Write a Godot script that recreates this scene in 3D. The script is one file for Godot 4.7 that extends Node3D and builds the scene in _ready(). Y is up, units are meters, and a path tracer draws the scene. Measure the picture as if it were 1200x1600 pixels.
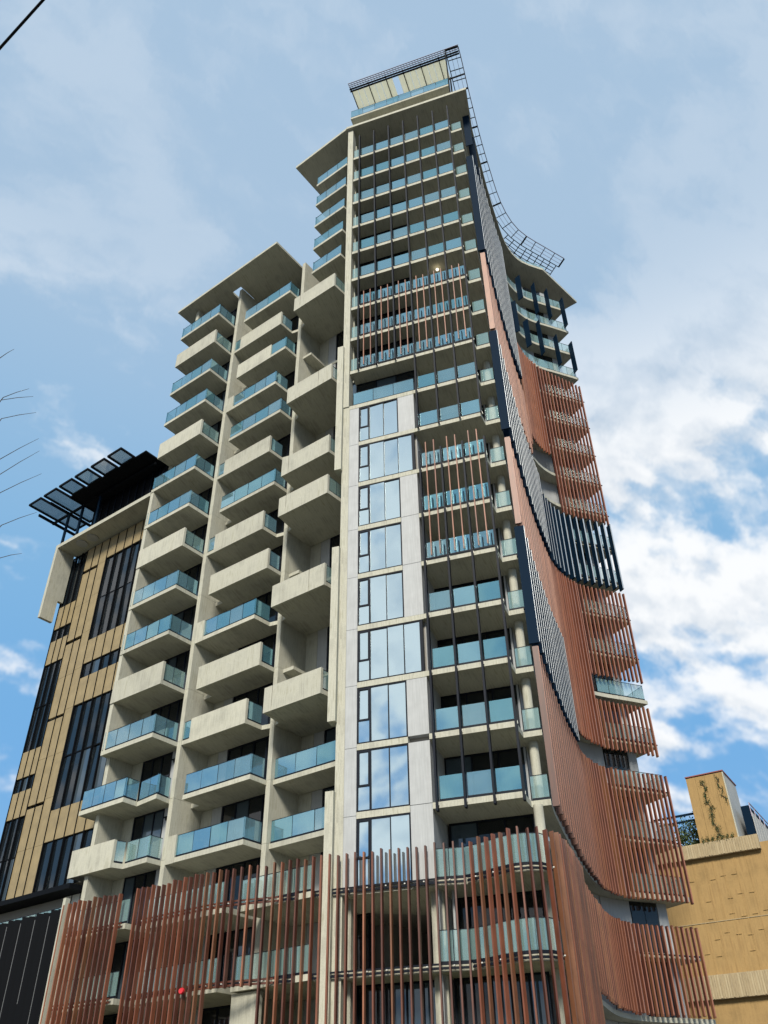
extends Node3D
# x runs along the tower's window front, z out of it towards the street, y up, metres.
const FH := 3.1
var M := {}
var unit: BoxMesh
var rng := RandomNumberGenerator.new()
var curve_pts := PackedVector2Array()
var curve_len := PackedFloat32Array()
var tower: Node3D

func Y(k: float) -> float:
	return 10.89 + FH * (k - 3.0)

# skewed wing: a along the balcony fronts, b backwards
const SK := 0.310669
func W(a: float, b: float) -> Vector2:
	return Vector2(-16.3 + a * cos(SK) + b * sin(SK), -3.0 + a * sin(SK) - b * cos(SK))

# ---------------------------------------------------------------- helpers
func put(parent: Node, o: Node3D, called: String) -> Node3D:
	o.name = called
	parent.add_child(o, true)
	return o

func holder(parent: Node, called: String) -> Node3D:
	return put(parent, Node3D.new(), called)

func tag(o: Node, label: String, category: String, group := "", kind := "") -> void:
	o.set_meta("label", label)
	o.set_meta("category", category)
	if group != "":
		o.set_meta("group", group)
	if kind != "":
		o.set_meta("kind", kind)

func mesh_node(parent: Node, called: String, mesh: Mesh, mat: Material) -> MeshInstance3D:
	var o := MeshInstance3D.new()
	o.mesh = mesh
	o.material_override = mat
	put(parent, o, called)
	return o

# upright box from plan point p to q, th thick, centred on the line shifted by off (positive = left of p->q seen from above)
func bar(parent: Node, called: String, p: Vector2, q: Vector2, th: float, y0: float, y1: float, mat: Material, off := 0.0) -> MeshInstance3D:
	var d := q - p
	var l := d.length()
	d /= l
	var c := (p + q) * 0.5 + Vector2(d.y, -d.x) * off
	var o := mesh_node(parent, called, unit, mat)
	var right := Vector3(d.x, 0, d.y)
	var back := right.cross(Vector3.UP)
	o.transform = Transform3D(Basis(right * l, Vector3.UP * (y1 - y0), back * th), Vector3(c.x, (y0 + y1) * 0.5, c.y))
	return o

# square rod between two points in space
func rod(parent: Node, called: String, p: Vector3, q: Vector3, w: float, h: float, mat: Material) -> MeshInstance3D:
	var d := (q - p)
	var l := d.length()
	d /= l
	var up := Vector3.UP if absf(d.y) < 0.95 else Vector3.RIGHT
	var side := d.cross(up).normalized()
	var top := side.cross(d).normalized()
	var o := mesh_node(parent, called, unit, mat)
	o.transform = Transform3D(Basis(d * l, top * h, side * w), (p + q) * 0.5)
	return o

func st_new() -> SurfaceTool:
	var st := SurfaceTool.new()
	st.begin(Mesh.PRIMITIVE_TRIANGLES)
	st.set_smooth_group(-1)
	return st

func st_prism(st: SurfaceTool, poly: PackedVector2Array, y0: float, y1: float) -> void:
	var area := 0.0
	for i in poly.size():
		area += poly[i].cross(poly[(i + 1) % poly.size()])
	var pp := poly.duplicate()
	if area < 0.0:
		pp.reverse()
	var tri := Geometry2D.triangulate_polygon(pp)
	for i in range(0, tri.size(), 3):
		var a := pp[tri[i]]
		var b := pp[tri[i + 1]]
		var c := pp[tri[i + 2]]
		if (b - a).cross(c - a) < 0.0:
			var s := b
			b = c
			c = s
		for v in [a, b, c]:
			st.add_vertex(Vector3(v.x, y1, v.y))
		for v in [a, c, b]:
			st.add_vertex(Vector3(v.x, y0, v.y))
	for i in pp.size():
		var a := pp[i]
		var b := pp[(i + 1) % pp.size()]
		var q := [Vector3(a.x, y1, a.y), Vector3(a.x, y0, a.y), Vector3(b.x, y0, b.y), Vector3(b.x, y1, b.y)]
		for n in [0, 1, 2, 0, 2, 3]:
			st.add_vertex(q[n])

func prism(parent: Node, called: String, poly: PackedVector2Array, y0: float, y1: float, mat: Material) -> MeshInstance3D:
	var st := st_new()
	st_prism(st, poly, y0, y1)
	st.generate_normals()
	return mesh_node(parent, called, st.commit(), mat)

func st_tube(st: SurfaceTool, pts: Array, radii: Array, n := 7) -> void:
	st.set_smooth_group(0)
	var rings := []
	for i in pts.size():
		var d: Vector3 = (pts[mini(i + 1, pts.size() - 1)] - pts[maxi(i - 1, 0)]).normalized()
		var s := d.cross(Vector3.UP if absf(d.y) < 0.9 else Vector3.RIGHT).normalized()
		var t := s.cross(d)
		var ring := []
		for j in n:
			var w := TAU * j / n
			ring.append(pts[i] + (s * cos(w) + t * sin(w)) * radii[i])
		rings.append(ring)
	for i in rings.size() - 1:
		for j in n:
			var a: Vector3 = rings[i][j]
			var b: Vector3 = rings[i][(j + 1) % n]
			var c: Vector3 = rings[i + 1][(j + 1) % n]
			var e: Vector3 = rings[i + 1][j]
			for v in [a, b, c, a, c, e]:
				st.add_vertex(v)

func tube(parent: Node, called: String, pts: Array, radii: Array, mat: Material, n := 7) -> MeshInstance3D:
	var st := SurfaceTool.new()
	st.begin(Mesh.PRIMITIVE_TRIANGLES)
	st_tube(st, pts, radii, n)
	st.generate_normals()
	return mesh_node(parent, called, st.commit(), mat)

# ---------------------------------------------------------------- materials
func noise_image(seed_: int, freq: float, oct: int, size: int) -> Image:
	var n := FastNoiseLite.new()
	n.seed = seed_
	n.noise_type = FastNoiseLite.TYPE_SIMPLEX_SMOOTH
	n.frequency = freq
	n.fractal_type = FastNoiseLite.FRACTAL_FBM
	n.fractal_octaves = oct
	return n.get_seamless_image(size, size, false, false, 0.15, true)

# colour texture: coarse patches, fine grain and vertical streaks round a linear base colour
func surface_tex(seed_: int, base: Color, coarse: float, grain: float, streak: float, stain := Color(0, 0, 0), stain_amount := 0.0, size := 512) -> ImageTexture:
	var a := noise_image(seed_, 0.008, 4, size)
	var b := noise_image(seed_ + 1, 0.12, 3, size)
	var c := noise_image(seed_ + 2, 0.02, 3, size)
	var im := Image.create(size, size, false, Image.FORMAT_RGB8)
	for y in size:
		for x in size:
			var p := a.get_pixel(x, y).r - 0.5
			var g := b.get_pixel(x, y).r - 0.5
			var s := c.get_pixel((x * 4) % size, (y / 5 + 37) % size).r - 0.5
			var f := 1.0 + coarse * p * 2.0 + grain * g * 2.0 + streak * s * 2.0
			var col := Color(base.r * f, base.g * f, base.b * f)
			if stain_amount > 0.0:
				col = col.lerp(stain, clampf((s + p * 0.8 - 0.12) * 3.0, 0.0, 1.0) * stain_amount)
			im.set_pixel(x, y, col.linear_to_srgb())
	im.generate_mipmaps()
	return ImageTexture.create_from_image(im)

func mat_tex(called: String, tex: Texture2D, rough: float, scale: Vector3) -> StandardMaterial3D:
	var m := StandardMaterial3D.new()
	m.resource_name = called
	m.albedo_texture = tex
	m.roughness = rough
	m.uv1_triplanar = true
	m.uv1_world_triplanar = true
	m.uv1_scale = scale
	return m

func mat(called: String, lin: Color, rough: float, metal := 0.0) -> StandardMaterial3D:
	var m := StandardMaterial3D.new()
	m.resource_name = called
	m.albedo_color = lin.linear_to_srgb()
	m.roughness = rough
	m.metallic = metal
	return m

func glass(called: String, lin: Color, alpha: float, metal: float) -> StandardMaterial3D:
	var m := mat(called, lin, 0.03, metal)
	m.albedo_color.a = alpha
	m.transparency = BaseMaterial3D.TRANSPARENCY_ALPHA
	return m

func make_materials() -> void:
	M.pours = []
	for i in 4:
		var f: float = [1.0, 0.93, 1.06, 0.97][i]
		M.pours.append(mat_tex("concrete_pour_%d" % i, surface_tex(11 + 200 * i, Color(0.395, 0.392, 0.33) * f, 0.20, 0.10, 0.20, Color(0.19, 0.185, 0.13), 0.55, 384), 0.85, Vector3(0.22, 0.22, 0.22)))
	M.concrete = M.pours[0]
	M.white = mat_tex("white_panel", surface_tex(41, Color(0.335, 0.35, 0.36), 0.07, 0.03, 0.09), 0.6, Vector3(0.25, 0.25, 0.25))
	M.tan_panel = mat_tex("tan_panel", surface_tex(51, Color(0.245, 0.19, 0.098), 0.16, 0.06, 0.12), 0.55, Vector3(0.3, 0.3, 0.3))
	M.yellow = mat_tex("ochre_render", surface_tex(61, Color(0.32, 0.21, 0.085), 0.22, 0.08, 0.18, Color(0.19, 0.12, 0.05), 0.55), 0.9, Vector3(0.12, 0.12, 0.12))
	M.ribbed = mat_tex("weathered_concrete", surface_tex(71, Color(0.36, 0.29, 0.18), 0.22, 0.08, 0.30, Color(0.12, 0.10, 0.07), 0.7), 0.9, Vector3(0.6, 0.3, 0.6))
	M.ribbed_pale = mat_tex("pale_weathered_concrete", surface_tex(76, Color(0.40, 0.33, 0.21), 0.22, 0.08, 0.25, Color(0.2, 0.15, 0.09), 0.5, 256), 0.9, Vector3(0.6, 0.3, 0.6))
	M.brown = []
	for i in 4:
		var c: Color = [Color(0.105, 0.036, 0.020), Color(0.075, 0.024, 0.015), Color(0.140, 0.058, 0.028), Color(0.088, 0.031, 0.020)][i]
		M.brown.append(mat_tex("timber_look_%d" % i, surface_tex(81 + 5 * i, c, 0.26, 0.10, 0.28, Color(0, 0, 0), 0.0, 256), 0.45, Vector3(0.9, 0.35, 0.9)))
	M.terracotta = []
	for i in 3:
		var c: Color = [Color(0.165, 0.055, 0.029), Color(0.125, 0.040, 0.022), Color(0.21, 0.080, 0.042)][i]
		M.terracotta.append(mat_tex("terracotta_%d" % i, surface_tex(121 + 5 * i, c, 0.22, 0.10, 0.26, Color(0, 0, 0), 0.0, 256), 0.45, Vector3(0.9, 0.35, 0.9)))
	M.navy = mat("navy_metal", Color(0.003, 0.013, 0.030), 0.62, 0.0)
	M.frame = mat("dark_frame", Color(0.006, 0.009, 0.016), 0.5, 0.0)
	M.black = mat("black_metal", Color(0.005, 0.006, 0.008), 0.6, 0.0)
	M.navy.metallic_specular = 0.14
	M.frame.metallic_specular = 0.25
	M.black.metallic_specular = 0.15
	M.edge_glint_brown = mat("painted_brown_edge_glint", Color(0.30, 0.125, 0.078), 0.4, 0.15)  # paler brown: paints the lit outer faces of the brown fins
	M.edge = mat("painted_edge_glint", Color(0.42, 0.46, 0.50), 0.35, 0.3)  # pale grey: paints the sky reflection along the navy fin edges
	M.steel_dull = mat("dull_steel", Color(0.10, 0.105, 0.11), 0.5, 0.3)
	M.steel = mat("galvanised_bracket", Color(0.55, 0.55, 0.52), 0.4, 0.5)
	M.window = mat("reflective_glass", Color(0.52, 0.65, 0.71), 0.02, 0.9)
	M.window_mid = mat("tinted_glass", Color(0.07, 0.10, 0.13), 0.03, 0.4)
	M.curtain = mat("curtain", Color(0.62, 0.62, 0.58), 0.9)
	M.blind = mat("blind", Color(0.30, 0.31, 0.30), 0.8)
	M.rail_glass = glass("balustrade_glass", Color(0.17, 0.40, 0.49), 0.0, 0.60)
	M.rail_panes = [M.rail_glass, glass("balustrade_glass_clear", Color(0.22, 0.42, 0.52), 0.0, 0.44), glass("balustrade_glass_mirror", Color(0.24, 0.46, 0.56), 0.0, 0.70)]
	M.green_glass = glass("green_balustrade_glass", Color(0.32, 0.52, 0.52), 0.02, 0.30)
	M.canopy_glass = glass("canopy_glass", Color(0.10, 0.22, 0.32), 0.35, 0.25)
	M.core = mat("interior_plaster", Color(0.25, 0.24, 0.22), 0.9)
	M.pane = glass("tinted_pane", Color(0.008, 0.012, 0.016), 0.74, 0.0)
	M.purple = mat("grey_mesh", Color(0.22, 0.20, 0.27), 0.5, 0.3)
	M.sheet = mat("white_roof_sheet", Color(0.85, 0.84, 0.76), 0.6)
	M.sheet.backlight_enabled = true
	M.sheet.backlight = Color(0.95, 0.95, 0.9)
	M.asphalt = mat_tex("asphalt", surface_tex(141, Color(0.055, 0.055, 0.055), 0.1, 0.2, 0.0), 0.9, Vector3(0.3, 0.3, 0.3))
	M.paving = mat_tex("paving", surface_tex(151, Color(0.22, 0.21, 0.11), 0.12, 0.1, 0.0), 0.85, Vector3(0.3, 0.3, 0.3))
	M.bark = mat_tex("bark", surface_tex(161, Color(0.075, 0.055, 0.042), 0.2, 0.2, 0.3, Color(0, 0, 0), 0.0, 256), 0.9, Vector3(2, 0.6, 2))
	M.leaf = mat("leaf", Color(0.045, 0.075, 0.022), 0.6)
	M.leaf2 = mat("leaf_pale", Color(0.09, 0.11, 0.03), 0.6)
	M.red = mat("red_paint", Color(0.5, 0.02, 0.03), 0.35)
	M.grey_side = mat_tex("grey_render", surface_tex(171, Color(0.34, 0.36, 0.36), 0.1, 0.04, 0.06, Color(0, 0, 0), 0.0, 256), 0.85, Vector3(0.2, 0.2, 0.2))
	M.lamp = mat("lit_lamp", Color(0.9, 0.85, 0.7), 0.4)
	M.lamp.emission_enabled = true
	M.lamp.emission = Color(1.0, 0.96, 0.88)
	M.lamp.emission_energy_multiplier = 1.0

# ---------------------------------------------------------------- sky
func make_sky() -> Sky:
	var w := 2816
	var h := 1408
	var n1 := FastNoiseLite.new()
	n1.seed = 7
	n1.noise_type = FastNoiseLite.TYPE_SIMPLEX_SMOOTH
	n1.frequency = 1.0
	n1.fractal_type = FastNoiseLite.FRACTAL_FBM
	n1.fractal_octaves = 7
	n1.fractal_gain = 0.6
	n1.domain_warp_enabled = true
	n1.domain_warp_amplitude = 0.25
	n1.domain_warp_frequency = 1.1
	var n2 := FastNoiseLite.new()
	n2.seed = 23
	n2.frequency = 1.0
	n2.fractal_octaves = 2
	var im := Image.create(w, h, false, Image.FORMAT_RGBF)
	for y in h:
		var el := PI * (0.5 - (y + 0.5) / h)
		var sy := sin(el)
		var cy := cos(el)
		if sy < -0.02:
			im.fill_rect(Rect2i(0, y, w, h - y), Color(0.16, 0.15, 0.12))
			break
		var up := clampf(sy, 0.0, 1.0)
		var veil := smoothstep(0.50, 0.82, up)
		var blue := Color(0.085, 0.27, 0.53).lerp(Color(0.155, 0.32, 0.51), smoothstep(0.3, 0.6, up))
		blue = blue.lerp(Color(0.40, 0.50, 0.58), exp(-up * 6.0))
		blue = blue.lerp(Color(0.285, 0.385, 0.50), veil * 0.9)
		var amount := lerpf(0.98, 0.17, smoothstep(0.60, 0.80, up))
		for x in w:
			var az := TAU * ((x + 0.5) / w - 0.5)
			var pz := 1.0 / (maxf(sy, 0.0) + 0.32)
			var px := sin(az) * cy * pz
			var pq := -cos(az) * cy * pz
			var big := n2.get_noise_2d(px * 1.3 + 4.0, pq * 1.3)
			var c := n1.get_noise_2d(px * 3.4 + 3.0, pq * 3.4 + px * 1.6)
			# broken cloud drifts in two broad bands across the sky
			var d := c * 1.25 + big * 0.30 + 0.32 * sin(2.0 * az + 0.62) + 0.05
			var cover := smoothstep(-0.16, 0.46, d)
			var thick := smoothstep(0.35, 1.1, d)
			var n3 := n1.get_noise_2d(px * 3.4 + 3.06, pq * 3.4 + px * 1.6 - 0.10)
			var cl := Color(0.68, 0.69, 0.70).lerp(Color(0.42, 0.475, 0.54), clampf(thick * 0.22 + (n3 - c) * 1.8 + 0.12, 0.0, 1.0))
			im.set_pixel(x, y, blue.lerp(cl, cover * amount))
	var sky := Sky.new()
	var pm := PanoramaSkyMaterial.new()
	pm.panorama = ImageTexture.create_from_image(im)
	sky.sky_material = pm
	return sky

# ---------------------------------------------------------------- the curved side
func make_curve() -> void:
	var c := [Vector2(8.55, -0.8), Vector2(8.42, -4.7), Vector2(8.35, -9.0), Vector2(8.4, -12.0), Vector2(8.55, -15.0), Vector2(9.05, -17.0), Vector2(9.95, -18.4), Vector2(11.8, -20.0), Vector2(13.3, -21.3), Vector2(14.8, -22.7)]
	var p := [c[0] * 2.0 - c[1]] + c + [c[9] * 2.0 - c[8]]
	for i in range(1, p.size() - 2):
		for j in 24:
			curve_pts.append(p[i].cubic_interpolate(p[i + 1], p[i - 1], p[i + 2], j / 24.0))
	curve_pts.append(c[9])
	curve_len.append(0.0)
	for i in range(1, curve_pts.size()):
		curve_len.append(curve_len[i - 1] + curve_pts[i].distance_to(curve_pts[i - 1]))

# point at arc length v, off metres outwards
func C(v: float, off := 0.0) -> Vector2:
	var i := clampi(curve_len.bsearch(v) - 1, 0, curve_pts.size() - 2)
	var t := (v - curve_len[i]) / (curve_len[i + 1] - curve_len[i])
	var d := (curve_pts[i + 1] - curve_pts[i]).normalized()
	return curve_pts[i].lerp(curve_pts[i + 1], t) + Vector2(-d.y, d.x) * off

func Cn(v: float) -> Vector2:
	return (C(v, 1.0) - C(v, 0.0)).normalized()

func curve_path(v0: float, v1: float, off: float, step := 0.8) -> PackedVector2Array:
	var out := PackedVector2Array()
	var n := maxi(2, int(ceil((v1 - v0) / step)))
	for i in n + 1:
		out.append(C(lerpf(v0, v1, float(i) / n), off))
	return out

func rev(p: PackedVector2Array) -> PackedVector2Array:
	var q := p.duplicate()
	q.reverse()
	return q

# ---------------------------------------------------------------- building pieces
# guard along plan points p->q: frameless panes in a dark channel
func glass_guard(parent: Node, p: Vector2, q: Vector2, y: float, gm: Material, inset := 0.07, pane_w := 1.1, h := 1.08) -> void:
	var l := p.distance_to(q)
	var n := maxi(1, int(round(l / pane_w)))
	var d := (q - p) / l
	bar(parent, "rail", p + d * 0.03, q - d * 0.03, 0.05, y + 0.012, y + 0.11, M.frame, inset)
	for i in n:
		tilt(bar(parent, "pane", p + d * (l * i / n + 0.018), p + d * (l * (i + 1) / n - 0.018), 0.02, y + 0.11, y + h, M.rail_panes[rng.randi() % 3] if gm == M.rail_glass else gm, inset))
		if i > 0:
			bar(parent, "joint", p + d * (l * i / n - 0.008), p + d * (l * i / n + 0.008), 0.03, y + 0.11, y + h, M.frame, inset)
	bar(parent, "top_rail", p + d * 0.02, q - d * 0.02, 0.03, y + h + 0.002, y + h + 0.03, M.frame, inset)

# balcony: path = front points left to right, back = points that close the slab; sides: "g" glass, "s" solid, "-" none, per path segment
func balcony(path: Array, back: Array, k: float, sides: String, gm: Material = null, pane_w := 1.1) -> Node3D:
	var b := holder(tower, "balcony")
	var y := Y(k)
	var poly := PackedVector2Array(path + back)
	prism(b, "slab", poly, y - 0.24, y, M.pours[rng.randi() % 4])
	for i in sides.length():
		var p: Vector2 = path[i]
		var q: Vector2 = path[i + 1]
		if sides[i] == "g":
			glass_guard(b, p, q, y, gm if gm else M.rail_glass, 0.08, pane_w)
		elif sides[i] == "s":
			var d := (q - p).normalized()
			var c := bar(b, "parapet", p - d * 0.012, q + d * 0.012, 0.16, y - 0.262, y + 1.12, M.pours[rng.randi() % 4], 0.06)
			c.name = "parapet"
	return b

# one tinted pane with, now and then, a curtain or blind hanging behind it
func glazed(parent: Node, p: Vector2, q: Vector2, y0: float, y1: float, share := 0.3) -> void:
	tilt(bar(parent, "pane", p, q, 0.024, y0, y1, M.window_mid if rng.randf() < 0.14 else M.pane))
	var r := rng.randf()
	if r < share:
		var d := (q - p).normalized()
		var l := p.distance_to(q)
		var w := l * rng.randf_range(0.25, 1.0)
		if r < share * 0.6:
			var left := rng.randf() < 0.5
			var a := p if left else q - d * w
			bar(parent, "curtain", a, a + d * w, 0.05, y0, y1, M.curtain, 0.16)
		else:
			bar(parent, "blind", p, q, 0.03, lerpf(y0, y1, rng.randf_range(0.2, 0.7)), y1, M.blind if rng.randf() < 0.4 else M.curtain, 0.12)

# panes never sit quite true: each mirrors a slightly different piece of sky
func tilt(o: MeshInstance3D) -> void:
	var b := o.transform.basis
	o.transform.basis = Basis(Vector3.UP, rng.randfn() * 0.010) * Basis(b.x.normalized(), rng.randfn() * 0.009) * b

# glazed rear wall p->q of one storey, with frames
func rear_glazing(parent: Node, p: Vector2, q: Vector2, y0: float, y1: float, n: int) -> void:
	var g := holder(parent, "window_wall")
	var d := (q - p) / n
	for i in n:
		glazed(g, p + d * i + d.normalized() * 0.04, p + d * (i + 1) - d.normalized() * 0.04, y0 + 0.06, y1 - 0.08)
	for i in n + 1:
		bar(g, "mullion", p + d * i - d.normalized() * 0.035, p + d * i + d.normalized() * 0.035, 0.10, y0, y1, M.frame)
	bar(g, "head", p, q, 0.09, y1 - 0.08, y1, M.frame)

# ---------------------------------------------------------------- fin screens
var fin_mesh_count := 0
func fin(parent: Node, called: String, at: Vector2, out: Vector2, w: float, depth: float, y0: float, y1: float, m: Material) -> void:
	bar(parent, called, at - out * depth * 0.5, at + out * depth * 0.5, w, y0, y1, m)


# a tier of fins on the curved side
func screen(v0: float, v1: float, k0: float, k1: float, mats: Array, spacing: float, w: float, depth: float, jb: float, jt: float, top2 := -1.0, called := "fin") -> void:
	var s := holder(tower, "fin_screen")
	var navy: bool = mats[0] == M.navy
	var v := v0
	while v <= v1:
		var kt := k1 if top2 < 0.0 else lerpf(k1, top2, (v - v0) / maxf(0.1, v1 - v0))
		fin(s, called, C(v), Cn(v), w, depth, Y(k0) - rng.randf() * jb, Y(kt) + rng.randf() * jt, mats[rng.randi() % mats.size()])
		bar(s, "edge_glint", C(v, depth * 0.5 + 0.002), C(v, depth * 0.5 + 0.016), w * (0.92 if navy else 0.8), Y(k0) + 0.01, Y(kt) - 0.01, M.edge if navy else M.edge_glint_brown)  # strip whose pale colour paints light caught on the outer edge
		v += spacing if v > 13.2 else minf(spacing * 3.0, lerpf(1.15, 0.60, clampf((v - 3.0) / 9.0, 0.0, 1.0)))
	# carrier rails behind the fins, one a storey
	for k in range(int(ceil(k0 + 0.15)), int(floor(k1 - 0.05)) + 1):
		prism(s, "carrier_rail", curve_path(v0, v1, -depth * 0.5 - 0.06) + rev(curve_path(v0, v1, -depth * 0.5 - 0.012)), Y(k) - 0.15, Y(k) - 0.07, M.frame)

# ---------------------------------------------------------------- the tower
func slab_step(k: float) -> float:
	return lerpf(-1.35, -0.45, clampf((k - 5.0) / 11.0, 0.0, 1.0))

func build_tower() -> void:
	tower = holder(self, "apartment_tower")
	tag(tower, "tall concrete apartment tower with skewed balconies, reflective windows and brown vertical fins", "building")
	var wall_in := -1.15
	# cores: what stands behind the glazing
	prism(tower, "core_wall", PackedVector2Array([Vector2(-0.58, -0.34), Vector2(3.43, -0.34), Vector2(3.43, -12), Vector2(-0.58, -12)]), Y(3) - 0.25, Y(12) - 0.3, M.core)
	prism(tower, "core_wall", PackedVector2Array([Vector2(-0.58, -5.1), Vector2(7.0, -5.1)]) + curve_path(4.7, 21.0, wall_in - 0.95) + PackedVector2Array([C(21.0, -6.0), Vector2(-0.58, -14)]), Y(3) - 0.2, Y(22.45), M.core)
	prism(tower, "core_wall", PackedVector2Array([Vector2(-8, -12), Vector2(6.5, -12), Vector2(6.5, -13), Vector2(-8, -13)]), 0.0, Y(3) - 0.2, M.core)
	prism(tower, "core_wall", PackedVector2Array([Vector2(6.4, -6.5), Vector2(7.0, -6.5), Vector2(7.0, -13), Vector2(6.4, -13)]), 0.0, Y(3) - 0.2, M.core)
	for k in [2, 3]:
		prism(tower, "floor_slab", PackedVector2Array([Vector2(-1.2, -3.0), Vector2(6.4, -3.0), Vector2(6.4, -12.2), Vector2(-1.2, -12.2)]), Y(k) - 0.24, Y(k) - 0.02, M.concrete)
	# floor slabs
	for k in range(4, 23):
		var sl := 3.46 if k < 12 else -0.62
		var ts := slab_step(k)
		var poly := PackedVector2Array([Vector2(sl, 0.0), Vector2(7.38, 0.0), Vector2(7.46, ts), Vector2(8.3, ts)])
		poly.append_array(curve_path(absf(ts) + 0.35, 22.0, -0.28))
		poly.append_array(rev(curve_path(4.8, 21.6, -2.6)))
		poly.append(Vector2(sl, -5.5))
		if k < 22:
			prism(tower, "floor_slab", poly, Y(k) - 0.26, Y(k), M.concrete)
	# main roof slab
	var roof := PackedVector2Array([W(9.66, 1.6), W(15.3, 1.55), Vector2(-1.15, 0.28), Vector2(9.16, 0.2)])
	roof.append_array(curve_path(2.4, 20.0, 0.32))
	roof.append_array(PackedVector2Array([Vector2(14.2, -24.6), Vector2(11.5, -25.5), Vector2(6.0, -20.0), Vector2(4.0, -9.0), W(9.66, 6.0)]))
	prism(tower, "roof_slab", roof, Y(22.4), Y(22.4) + 0.28, M.concrete)

	# window front, storeys 3 to 11
	for k in range(3, 12):
		var y0 := Y(k)
		var y1 := Y(k + 1)
		var wide: bool = k == 6 or k == 10
		bar(tower, "wall_panel", Vector2(-0.60, -0.16), Vector2(-0.012, -0.16), 0.32, y0 - 0.14, y1 - 0.16, M.white)
		if not wide:
			bar(tower, "wall_panel", Vector2(2.475, -0.16), Vector2(3.47, -0.16), 0.32, y0 + 0.012 if k != 3 else y0 - 0.2, y1 - 0.30 if (k == 4 or k == 5) else y1 - 0.014, M.white)
		var band_end := 3.47 if wide or k == 7 or k == 11 else 2.46
		bar(tower, "floor_band", Vector2(0.0, -0.15), Vector2(band_end, -0.15), 0.33, y0 - 0.29, y0 - 0.005, M.concrete)
		make_window(y0, y1 - 0.30, wide)
	bar(tower, "floor_band", Vector2(-0.6, -0.15), Vector2(3.45, -0.15), 0.33, Y(12) - 0.29, Y(12) - 0.005, M.concrete)
	# side return of the window block beside the loggias
	bar(tower, "wall_panel", Vector2(3.40, -0.35), Vector2(3.40, -2.4), 0.12, 0.0, Y(12) - 0.3, M.white)

	# corner column and its three-storey facings
	bar(tower, "column", Vector2(-1.06, -0.36), Vector2(-0.62, -0.36), 0.66, 0.0, Y(12.0), M.concrete)
	bar(tower, "column", Vector2(-1.10, -0.30), Vector2(-0.66, -0.30), 0.66, Y(12.0), Y(22.4), M.concrete)
	for f in [[-2.0, 4.33], [5.4, 8.62], [10.38, 13.75]]:
		bar(tower, "column_facing", Vector2(-1.42, -0.10), Vector2(-1.02, -0.10), 0.62, maxf(0.0, Y(f[0])), Y(f[1]), M.concrete)
	for k in range(13, 22):
		bar(tower, "wall_panel", Vector2(-0.64, -0.62), Vector2(-0.64, -5.2), 0.08, Y(k), Y(k + 1) - 0.27, M.concrete)

	# loggias: blades, guards, rear glazing
	var bs := [-0.03, 1.21, 2.46, 3.71, 4.95, 6.20, 7.44]
	for i in bs.size():
		var runs := [[12.95, 21.9]]
		if i >= 3:
			runs = [[3.86, 6.0], [6.0, 8.0], [8.0, 10.36], [10.95, 12.95], [12.95, 21.9]]
		for r in runs:
			var o := bar(tower, "blade", Vector2(bs[i], -0.02), Vector2(bs[i], 0.22), 0.095, Y(r[0]) + 0.004, Y(r[1]), M.frame)
	for k in range(4, 22):
		var g := holder(tower, "balustrade")
		var i0 := 3 if k < 13 else 0
		if k == 12:
			glass_guard(g, Vector2(-0.4, -0.02), Vector2(3.5, -0.02), Y(k), M.rail_glass, 0.05, 1.3)
		for i in range(i0, 6):
			var p := Vector2(bs[i] + 0.07, -0.02)
			var q := Vector2(bs[i + 1] - 0.07, -0.02)
			bar(g, "rail", p, q, 0.05, Y(k) + 0.012, Y(k) + 0.12, M.frame, 0.04)
			bar(g, "pane", p + Vector2(0.02, 0), q - Vector2(0.02, 0), 0.02, Y(k) + 0.12, Y(k) + 1.12, M.rail_panes[rng.randi() % 3], 0.04)
		if k >= 13:
			bar(g, "pane", Vector2(-0.56, -0.06), Vector2(-0.1, -0.06), 0.02, Y(k) + 0.1, Y(k) + 1.12, M.green_glass)
		# brackets that hold the blades
		for i in range(i0, 7):
			bar(g, "bracket", Vector2(bs[i] - 0.05, 0.02), Vector2(bs[i] + 0.06, 0.02), 0.07, Y(k) - 0.16, Y(k) - 0.02, M.steel)
		# little corner balcony guard
		var ts := slab_step(k)
		glass_guard(g, Vector2(7.5, ts), Vector2(8.28, ts), Y(k), M.green_glass, 0.05, 0.8)
		glass_guard(g, Vector2(8.28, ts - 0.04), C(absf(ts) + 1.6, -0.30), Y(k), M.green_glass, 0.05, 1.2)
		# rear glazing
		rear_glazing(tower, Vector2(3.5, -2.42), Vector2(7.3, -2.42), Y(k), Y(k + 1) - 0.28, 3)
		if k >= 12:
			rear_glazing(tower, Vector2(-0.5, -1.05), Vector2(3.4, -1.05), Y(k), Y(k + 1) - 0.28, 3)
			bar(tower, "wall_panel", Vector2(3.45, -1.0), Vector2(3.45, -2.5), 0.1, Y(k), Y(k + 1) - 0.27, M.concrete)
	# round columns behind the corner
	for seg in range(1, 13):
		var cyl := CylinderMesh.new()
		cyl.top_radius = 0.21
		cyl.bottom_radius = 0.21
		cyl.height = FH - 0.27
		cyl.radial_segments = 20
		var o := mesh_node(tower, "round_column", cyl, M.concrete)
		o.position = Vector3(7.75, (Y(seg) + Y(seg + 1) - 0.26) * 0.5, -2.0 if seg > 3 else -1.2)
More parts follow.
